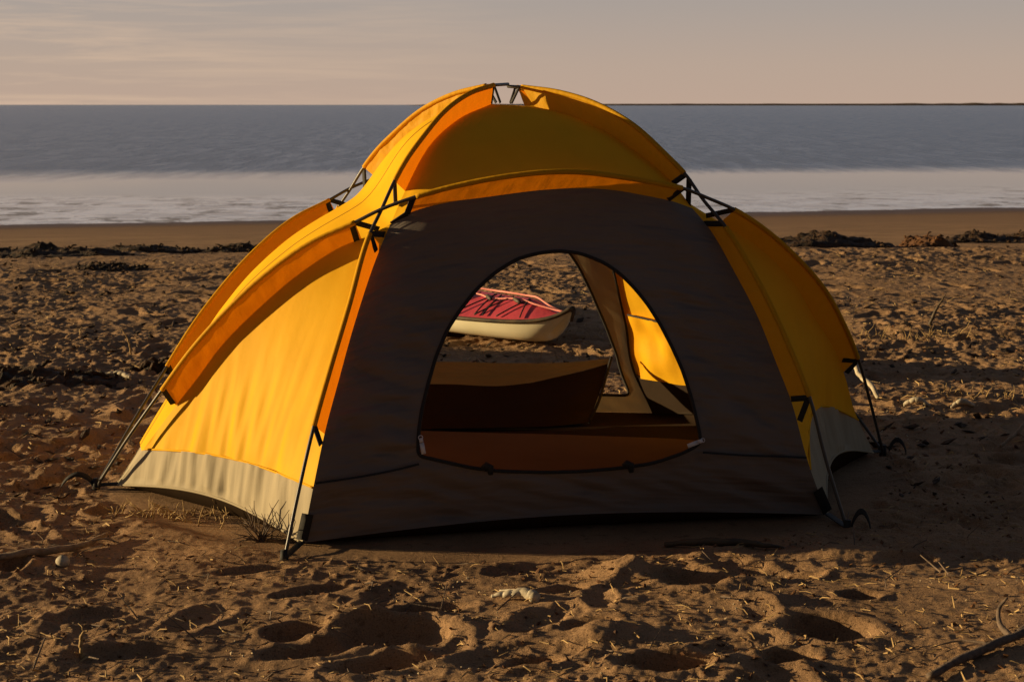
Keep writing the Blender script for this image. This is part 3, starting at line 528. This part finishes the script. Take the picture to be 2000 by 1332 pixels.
# gear pocket on the rear right inner side, black seam above it
def seamtube(par, P, r=.004): m = MB(); m.tube(P, r, 6); return tmesh('seam_tape', m.V, m.F, M['black'], par=par)
seamtube(rw, rfro[:-4] + [-.004, -.01, 0], .005)
pk = quadstrip('gear_pocket', [rfro[80] + [.01, -.03, 0], (rfro[80] + rhr[85]) / 2 + [0, -.05, -.02], rhr[85] + [-.04, -.03, 0]], [rfro[118] + [.01, -.03, 0], (rfro[118] + rhr[118]) / 2 + [0, -.06, 0], rhr[118] + [-.04, -.03, 0]], M['yellow'], 140, .045, label='crinkled yellow inner pocket on the right side')
seamtube(pk, sm([rfro[80] + [.01, -.03, 0], (rfro[80] + rhr[85]) / 2 + [0, -.05, -.02], rhr[85] + [-.04, -.03, 0]], 20))
# corner patches, foot straps with loose loops
for c, d_ in ((flo, 1), (fro, -1)):
    a = c[-1] + [0, -.006, .01]; b = c[-14] + [0, -.006, 0]; m = ribbon(np.linspace(a, b, 5), fn, .032); tmesh('corner_patch', m.V, m.F, M['black'])
for foot, corner in ((CV['hoop'][0], hl[-1]), (CV['hoop'][-1], hr[-1]), (CV['pole_fl'][0], flo[-1]), (CV['pole_fr'][0], fro[-1]), (CV['r_pole_fl'][0], rflo[-1]), (CV['r_pole_fr'][0], rfro[-1])):
    f2 = foot + [0, 0, .008]; m = ribbon(np.linspace(corner + [0, 0, .004], f2, 5), np.array([0, -.3, 1.]), .020); m2 = MB(); m2.tube([foot + [0, 0, -.01], foot + [0, 0, .03]], [.013, .009], 10); b0 = len(m.V); m.V += m2.V; m.F += [tuple(q + b0 for q in f) for f in m2.F]
    tmesh('foot_strap', m.V, m.F, M['black'])
def loop(base, dirx, L, H, wd=.018):
    t = np.linspace(0, 1, 24); P = np.stack([base[0] + dirx * L * t, base[1] + 0 * t - .02 * t, base[2] + H * np.sin(np.pi * t) ** .7 - .004 * t], 1)
    m = ribbon(P, np.array([0, -1., .0001]) if False else np.array([0.02, -.35, .94]), wd, .0015)
    T = np.gradient(P, axis=0); T /= np.linalg.norm(T, axis=1)[:, None]; yv = np.array([.10, .55, .60]); yv /= np.linalg.norm(yv); nn_ = np.cross(T, yv)
    m = MB(); a = P + yv * wd / 2 + nn_ * .0015; b = P - yv * wd / 2 + nn_ * .0015; c = P - yv * wd / 2 - nn_ * .0015; d = P + yv * wd / 2 - nn_ * .0015; m.grid(np.stack([a, b, c, d, a], 1)); tmesh('strap_loop', m.V, m.F, M['black'])
loop(CV['hoop'][0] + [-.01, 0, .012], -1, .095, .035); loop(CV['hoop'][-1] + [.02, 0, .012], 1, .055, .04); loop(CV['pole_fr'][0] + [.012, 0, .01], 1, .05, .05);

# ------------------------------------------------------------------ kayak
B0 = np.array([.30, 7.50, 0]); ph = R(50); ax = np.array([-math.cos(ph), math.sin(ph), 0]); sx = np.array([math.sin(ph), math.cos(ph), 0])   # sx points to the far side
KL = 2.8; ns = 70; s = np.linspace(0, 1, ns) ** 1.25
def half(s): return .36 * np.clip(np.sin(np.pi * np.clip(s, 0, 1) ** .82), 0, 1) ** .92
def sheer(s): return .122 + .085 * np.exp(-s / .032) + .05 * np.exp(-(1 - s) / .05)
def keelz(s): return .012 + .06 * np.exp(-s / .02) + .06 * np.exp(-(1 - s) / .02)
gzk = gz1(.3, 7.65)
def kpt(s, side, z): return B0 + ax * (KL * s) + sx * side + np.array([0, 0, z + gzk])
prof = [(-1.0, 1.0), (-.985, .80), (-.95, .55), (-.86, .30), (-.66, .12), (-.36, .03), (0, 0), (.36, .03), (.66, .12), (.86, .30), (.95, .55), (.985, .80), (1, 1)]
rake = lambda s, t: -.0 + .17 / KL * np.exp(-s / .05) * (1 - t) ** 1.3
kay = empty('kayak', (B0 + [0, 0, gzk]).tolist()); tag(kay, 'kayak with cream hull and crimson roped deck, bow seen through the tent doorway', 'kayak')
ko = B0 + np.array([0, 0, gzk])
P = np.array([[kpt(si + rake(si, t), half(si) * a, keelz(si) + (sheer(si) - keelz(si)) * t) for a, t in prof] for si in s]); m = MB(); m.grid(P)
mesh('hull', np.array(m.V) - ko, m.F, M['hull'], kay)
dp = np.linspace(-1, 1, 15); P = np.array([[kpt(si, half(si) * a * .985, sheer(si) + (.105 * sst(0, .12, si) * sst(1, .9, si)) * (1 - abs(a) ** 1.35) - .004) for a in dp] for si in s]); m = MB(); m.grid(P)
dk = mesh('deck', np.array(m.V) - ko, m.F, M['deck'], kay)
def deckp(si, a, off=.006): return kpt(si, half(si) * a * .985, sheer(si) + (.105 * float(sst(0, .12, si)) * float(sst(1, .9, si))) * (1 - abs(a) ** 1.35) + off)
for sd in (-1, 1):
    m = MB(); m.tube(np.array([kpt(si, half(si) * sd * 1.01, sheer(si)) for si in s]), .011, 8); mesh('gunwale', np.array(m.V) - ko, m.F, M['rim'], kay)
m = MB(); m.tube([kpt(.004, 0, .14), kpt(-.002, 0, .185), kpt(.010, 0, .200), kpt(.03, 0, .172)], [.008, .010, .010, .006], 10); mesh('bow_cap', np.array(m.V) - ko, m.F, M['rim'], kay)
for a0 in (-.30, .12):
    q = np.linspace(.025, .42, 40); m = MB(); m.tube(np.array([deckp(si, a0 * sst(0, .12, si) + .05 * math.sin(si * 60), .010) for si in q]), .0050, 8); mesh('deck_rope', np.array(m.V) - ko, m.F, M['rope'], dk)
for i in range(7):
    s0 = .085 + .045 * i; m = MB(); m.tube(np.array([deckp(s0 + .028 * (1 if k % 2 else 0) * 1.0 + .02 * t, -.92 + (.75) * t, .010) for k, t in zip([i] * 12, np.linspace(0, 1, 12))]), .0040, 6)
    m.tube(np.array([deckp(s0 + .045 - .03 * t, -.92 + .75 * t, .010) for t in np.linspace(0, 1, 12)]), .0040, 6); mesh('bungee_cord', np.array(m.V) - ko, m.F, M['black'], dk)
for i in range(3):
    c0 = deckp(.11 + .07 * i, -.42, .014); c1 = deckp(.135 + .07 * i, -.30, .016); m = MB(); m.tube(np.linspace(c0, c1, 6), [.006, .011, .012, .012, .011, .006], 8); mesh('toggle', np.array(m.V) - ko, m.F, M['rim'], dk)

# ------------------------------------------------------------------ seaweed wrack
def weed(name, cx, cy, rx, ry, hgt, label, cat, group, seed, mat='weed', strands=60, z0=-.02):
    zb = gz1(cx, cy); nx, ny = 90, 40; u, v = np.meshgrid(np.linspace(-1, 1, nx), np.linspace(-1, 1, ny))
    ed = 1 - np.sqrt(u**2 + v**2) * (1 + .35 * perlin(u * 3 + seed, v * 3, seed)); hh = hgt * np.clip(ed, -.2, 1) ** 1 if False else hgt * np.sign(ed) * np.abs(np.clip(ed, -.3, 1)) ** .7
    x = cx + rx * u; y = cy + ry * v; zz = gz(x.ravel(), y.ravel()).reshape(x.shape)
    hh = hh * (.75 + .9 * perlin(x / (.35), y / .2, seed + 1) + .45 * np.abs(perlin(x / .12, y / .1, seed + 2)) + .3 * perlin(x / .05, y / .05, seed + 3)); hh = np.where(ed < .02, -.03, hh)
    m = MB(); m.grid(np.stack([x - cx, y - cy, zz - zb + hh + z0 * .3], -1)); r_ = np.random.default_rng(seed)
    for _ in range(strands):
        a, b = r_.uniform(-.9, .9, 2); 
        if a*a + b*b > .9: continue
        i = int((b + 1) / 2 * (ny - 1)); j = int((a + 1) / 2 * (nx - 1)); p = np.array([x[i, j] - cx, y[i, j] - cy, zz[i, j] - zb + max(hh[i, j], 0)]); d = r_.normal(0, 1, 3) * [.035, .02, .012]
        m.tube(np.array([p - [0, 0, .006], p + d * .5 + [0, 0, .006], p + d + [0, 0, -.006]]), [.008, .009, .004], 4)
    o = m.build(name, M[mat]); o.location = (cx, cy, zb); return tag(o, label, cat, group)
G1 = 'dark seaweed heaps along the upper tide line'
weed('seaweed_heap', -3.9, 12.6, .80, .30, .10, 'long low dark seaweed heap at the left edge of the beach', 'seaweed', G1, 201)
weed('seaweed_heap', -3.05, 13.1, .45, .22, .09, 'small dark seaweed heap, second from the left edge in the tide line', 'seaweed', G1, 202)
weed('seaweed_heap', -2.4, 13.2, .42, .20, .08, 'dark seaweed heap in the tide line, last before the tent on the left', 'seaweed', G1, 203)
weed('seaweed_heap', -3.0, 11.4, .30, .15, .05, 'flat dark seaweed smear below the left tide line heaps', 'seaweed', G1, 204)
weed('seaweed_heap', 2.45, 12.95, 1.15, .34, .13, 'biggest dark seaweed heap, just right of the tent by the shore', 'seaweed', G1, 205)
weed('seaweed_heap', 3.55, 13.1, .30, .2, .17, 'rusty brown shredded seaweed tuft at the right end of the biggest heap', 'seaweed', G1, 206, 'weed_lit', 120)
weed('seaweed_heap', 4.35, 14.4, .65, .22, .09, 'low dark seaweed heap right of the rusty tuft, nearer the water', 'seaweed', G1, 207)
weed('seaweed_heap', 5.1, 14.7, .50, .25, .12, 'dark seaweed heap at the right edge of the beach', 'seaweed', G1, 208)
weed('seaweed_heap', -2.05, 6.62, .42, .16, .06, 'dark brown seaweed bank at the left edge, level with the rear of the tent', 'seaweed', None, 209)
weed('seaweed_heap', -1.60, 6.95, .12, .07, .035, 'small dark seaweed tuft beside the bleached driftwood piece left of the tent', 'seaweed', None, 210)

# ------------------------------------------------------------------ driftwood, bones, plants
def stick(name, pts, rad, label, cat, mat='wood', branches=(), nz=.0):
    pts = np.array([[x, y, gz1(x, y) + z] for x, y, z in pts]); c = pts[0].copy(); P = sm(pts, 40); t = np.linspace(0, 1, 40)
    P = P + np.stack([.006 * perlin(t * 7, t * 0 + 1, 31), .006 * perlin(t * 7, t * 0 + 5, 32), .004 * perlin(t * 9, t * 0 + 9, 33)], 1)
    r = np.interp(t, np.linspace(0, 1, len(rad)), rad) * (1 + .25 * (mat != 'bleached') * perlin(t * 12, t * 0, 34)); m = MB(); m.tube(P - c, r, 10)
    for b in branches:
        q = np.array([[x, y, gz1(x, y) + z] for x, y, z in b[0]]); Q = sm(q, 16) - c; m.tube(Q, np.linspace(b[1], b[1] * .35, 16), 8)
    o = m.build(name, M[mat]); o.location = c.tolist(); return tag(o, label, cat)
stick('driftwood_branch', [(.84, 2.96, .008), (.93, 3.03, .010), (1.04, 3.11, .014), (1.14, 3.18, .014), (1.32, 3.22, .010)], [.007, .010, .009, .010, .007], 'long weathered driftwood branch in the bottom right corner', 'branch', 'grey_wood', branches=[([(1.06, 3.13, .014), (1.05, 3.18, .03), (1.06, 3.21, .055), (1.075, 3.21, .075)], .008), ([(1.08, 3.15, .014), (1.16, 3.20, .03), (1.24, 3.21, .03)], .008), ([(1.0, 3.09, .012), (.95, 3.12, .01), (.88, 3.10, .008)], .003)])
stick('driftwood_stick', [(-1.45, 3.92, .004), (-1.30, 3.96, .012), (-1.18, 4.05, .012), (-1.13, 4.15, .014)], [.008, .010, .010, .005], 'pale slanting stick half buried in the sand, front left', 'stick', branches=[([(-1.17, 4.08, .015), (-1.12, 4.10, .02), (-1.08, 4.09, .012)], .004)])
stick('bleached_bone', [(-.05, 3.555, .012), (.0, 3.55, .016), (.035, 3.545, .018), (.055, 3.53, .012)], [.004, .008, .012, .015], 'white bleached bone lying in the foreground sand', 'bone', 'bleached', branches=[([(.03, 3.545, .02), (.0, 3.58, .014), (-.03, 3.60, .01)], .006), ([(.045, 3.54, .015), (.06, 3.545, .02)], .010)])
stick('bleached_driftwood', [(-1.80, 6.70, .012), (-1.74, 6.70, .025), (-1.68, 6.66, .010)], [.006, .014, .008], 'small curved white driftwood piece left of the tent, beyond its pole feet', 'driftwood', 'bleached')
stick('bleached_driftwood', [(1.44, 6.38, .13), (1.45, 6.33, .085), (1.49, 6.26, .045), (1.51, 6.22, .01)], [.013, .010, .011, .009], 'upright pale driftwood stump seen beside the right rear pole', 'driftwood', 'bleached')
stick('bleached_stone', [(1.57, 6.05, .010), (1.62, 6.04, .020), (1.67, 6.03, .008)], [.008, .013, .006], 'pale lump of driftwood on the sunlit strip right of the tent', 'driftwood', 'bleached')
stick('bleached_stone', [(1.75, 6.02, .008), (1.79, 6.02, .018), (1.85, 6.03, .008)], [.006, .011, .006], 'pale flat stone on the sunlit strip, farther right than the driftwood lump', 'stone', 'bleached')
stick('dark_twig', [(.42, 4.10, .008), (.52, 4.08, .014), (.64, 4.06, .010), (.74, 4.04, .004)], [.006, .012, .010, .003], 'dark twig lying in the shade in front of the tent', 'twig', 'rim')
stick('leaning_root', [(1.74, 5.35, .004), (1.82, 5.42, .05), (1.92, 5.50, .10), (2.02, 5.55, .14)], [.005, .007, .007, .006], 'thin grey root arching up at the right edge in the tent shade', 'root', branches=[([(1.82, 5.42, .05), (1.88, 5.33, .02), (1.94, 5.3, .004)], .004)])
stick('dry_stub', [(-.945, 3.24, -.01), (-.95, 3.245, .03), (-.945, 3.245, .055), (-.935, 3.245, .065)], [.005, .004, .0045, .002], 'short upright straw stub in the front left sand', 'plant stub', 'straw')
stick('dry_stub', [(-1.86, 7.4, 0), (-1.87, 7.4, .07), (-1.90, 7.4, .13)], [.005, .004, .002], 'tall thin straw stalk standing beyond the left pole feet', 'plant stub', 'straw')
stick('dark_twig', [(2.25, 8.2, 0), (2.28, 8.2, .08), (2.33, 8.2, .17)], [.010, .008, .003], 'dark upright twig at the right edge, halfway to the shore', 'twig', 'rim')
m = MB(); c = np.array([-1.18, 3.90, gz1(-1.18, 3.9) + .012])
th = np.linspace(0, math.pi, 12); ph_ = np.linspace(0, 2 * math.pi, 18); P = np.array([[[.019 * math.sin(a) * math.cos(b), .014 * math.sin(a) * math.sin(b), .016 * math.cos(a) * (1 + .1 * math.cos(7 * b))] for b in ph_] for a in th]); m.grid(P); o = m.build('sea_shell', M['bleached']); o.location = c.tolist(); tag(o, 'round white shell on the sand in the left foreground', 'shell')
# twiggy dead plants by the left skirt
def plant(name, cx, cy, n_, hgt, spread, label, seed, mat='straw'):
    r_ = np.random.default_rng(seed); m = MB(); zb = gz1(cx, cy)
    for _ in range(n_):
        x, y = (r_.normal(0, spread[0]), r_.normal(0, spread[1])) if name == 'dry_grass' else r_.normal(0, .004, 2); p = np.array([x, y, gz1(cx + x, cy + y) - zb - .004]); d = np.array([r_.normal(0, .6), r_.normal(0, .4), abs(r_.normal(.9, .4))]); d /= np.linalg.norm(d); L = hgt * r_.uniform(.35, 1)
        Q = [p]; 
        for k in range(4): d = d + r_.normal(0, .28, 3); d /= np.linalg.norm(d); Q.append(Q[-1] + d * L / 4)
        m.tube(np.array(Q), [.0022, .0020, .0017, .0013, .0008], 5)
        if r_.random() < .5: e = d + r_.normal(0, .8, 3); e /= np.linalg.norm(e); m.tube(np.array([Q[2], Q[2] + e * L * .2, Q[2] + e * L * .35 + [0, 0, .005]]), [.0014, .0011, .0007], 4)
    o = m.build(name, M[mat]); o.location = (cx, cy, zb)
    return tag(o, kind='stuff') if name == 'dry_grass' else tag(o, label, 'dry plant')
plant('dry_grass', -.98, 4.42, 90, .07, (.13, .045), 'clump of dry broken grass stems below the sunlit left skirt', 301)
plant('dead_bramble', -.70, 4.16, 34, .14, (.07, .03), 'thin wiry dead plant against the left skirt near the front corner pole', 302, 'grey_wood')
plant('dry_grass', 1.9, 6.25, 40, .07, (.12, .05), 'straggling dry stems on the sunlit strip right of the tent', 303)
plant('dry_grass', 1.95, 7.9, 60, .10, (.2, .08), 'tangle of pale dry stems at the right edge, behind the sunlit strip', 304)
plant('dry_grass', .20, 7.25, 26, .07, (.22, .03), 'few dry stems on the sand under the kayak bow', 305)

# ------------------------------------------------------------------ loose litter nobody could count
def litter(name, n_, mat, lens, rads, seed, ymax, kind_, yb=2.7):
    r_ = np.random.default_rng(seed); V = []; F = []; y = yb * (ymax / yb) ** r_.random(n_ * 2); x = r_.uniform(-.56, .56, n_ * 2) * y
    dn = perlin(x / .8, y / .8, seed) + .6 * perlin(x / .25, y / .25, seed + 1); k = (dn > r_.uniform(-.6, .7, n_ * 2)) & (tent_mask(x, y) < .3); x, y = x[k][:n_], y[k][:n_]; z = gz(x, y)
    for i in range(len(x)):
        a = r_.uniform(0, 6.283); L = r_.uniform(*lens) * (1 if y[i] < 5 else 1.5); w_ = r_.uniform(*rads) * (1 if y[i] < 5 else 1.5); d = np.array([math.cos(a), math.sin(a), r_.normal(0, .35)]); sdv = np.array([-math.sin(a), math.cos(a), r_.normal(0, .3)]); up = np.array([0, 0, 1.]); p = np.array([x[i], y[i], z[i] + w_ * .6]); b0 = len(V)
        if kind_ == 'straw':
            bend = r_.normal(0, .25)
            for t, ww in ((-1, .7), (0, 1), (1, .5)):
                c = p + d * L * t * .5 + sdv * bend * L * (t * t) + up * max(0, .1 * L * (1 - t * t)); V += [c + sdv * w_ * ww, c - sdv * w_ * ww * .6 + up * w_ * .4, c + up * w_ * 1.2 * ww]
            for q in (0, 3): F += [(b0+q, b0+q+1, b0+q+4, b0+q+3), (b0+q+1, b0+q+2, b0+q+5, b0+q+4), (b0+q+2, b0+q, b0+q+3, b0+q+5)]
        else:
            h1 = w_ * r_.uniform(.3, .8); V += [p + d * L * .5, p + sdv * w_ * r_.uniform(.7, 1.3), p - d * L * .4, p - sdv * w_, p + up * h1 + d * L * r_.uniform(-.2, .2), p - up * w_ * .8]
            F += [(b0+q, b0+(q+1) % 4, b0+4) for q in range(4)] + [(b0+(q+1) % 4, b0+q, b0+5) for q in range(4)]
    o = mesh(name, V, F, M[mat], smooth=False); return tag(o, kind='stuff')
litter('straw_litter', 7000, 'straw', (.008, .048), (.0009, .0024), 401, 12, 'straw')
litter('dark_litter', 5000, 'weed_lit', (.008, .030), (.002, .006), 402, 12.5, 'chip')
litter('shell_grit', 7000, 'chip', (.003, .011), (.0015, .0042), 403, 12, 'chip')
litter('twig_litter', 260, 'grey_wood', (.04, .12), (.0014, .0030), 405, 5.2, 'straw')
litter('seaweed_litter', 1500, 'weed', (.02, .07), (.004, .012), 404, 13.6, 'chip', yb=4.6)
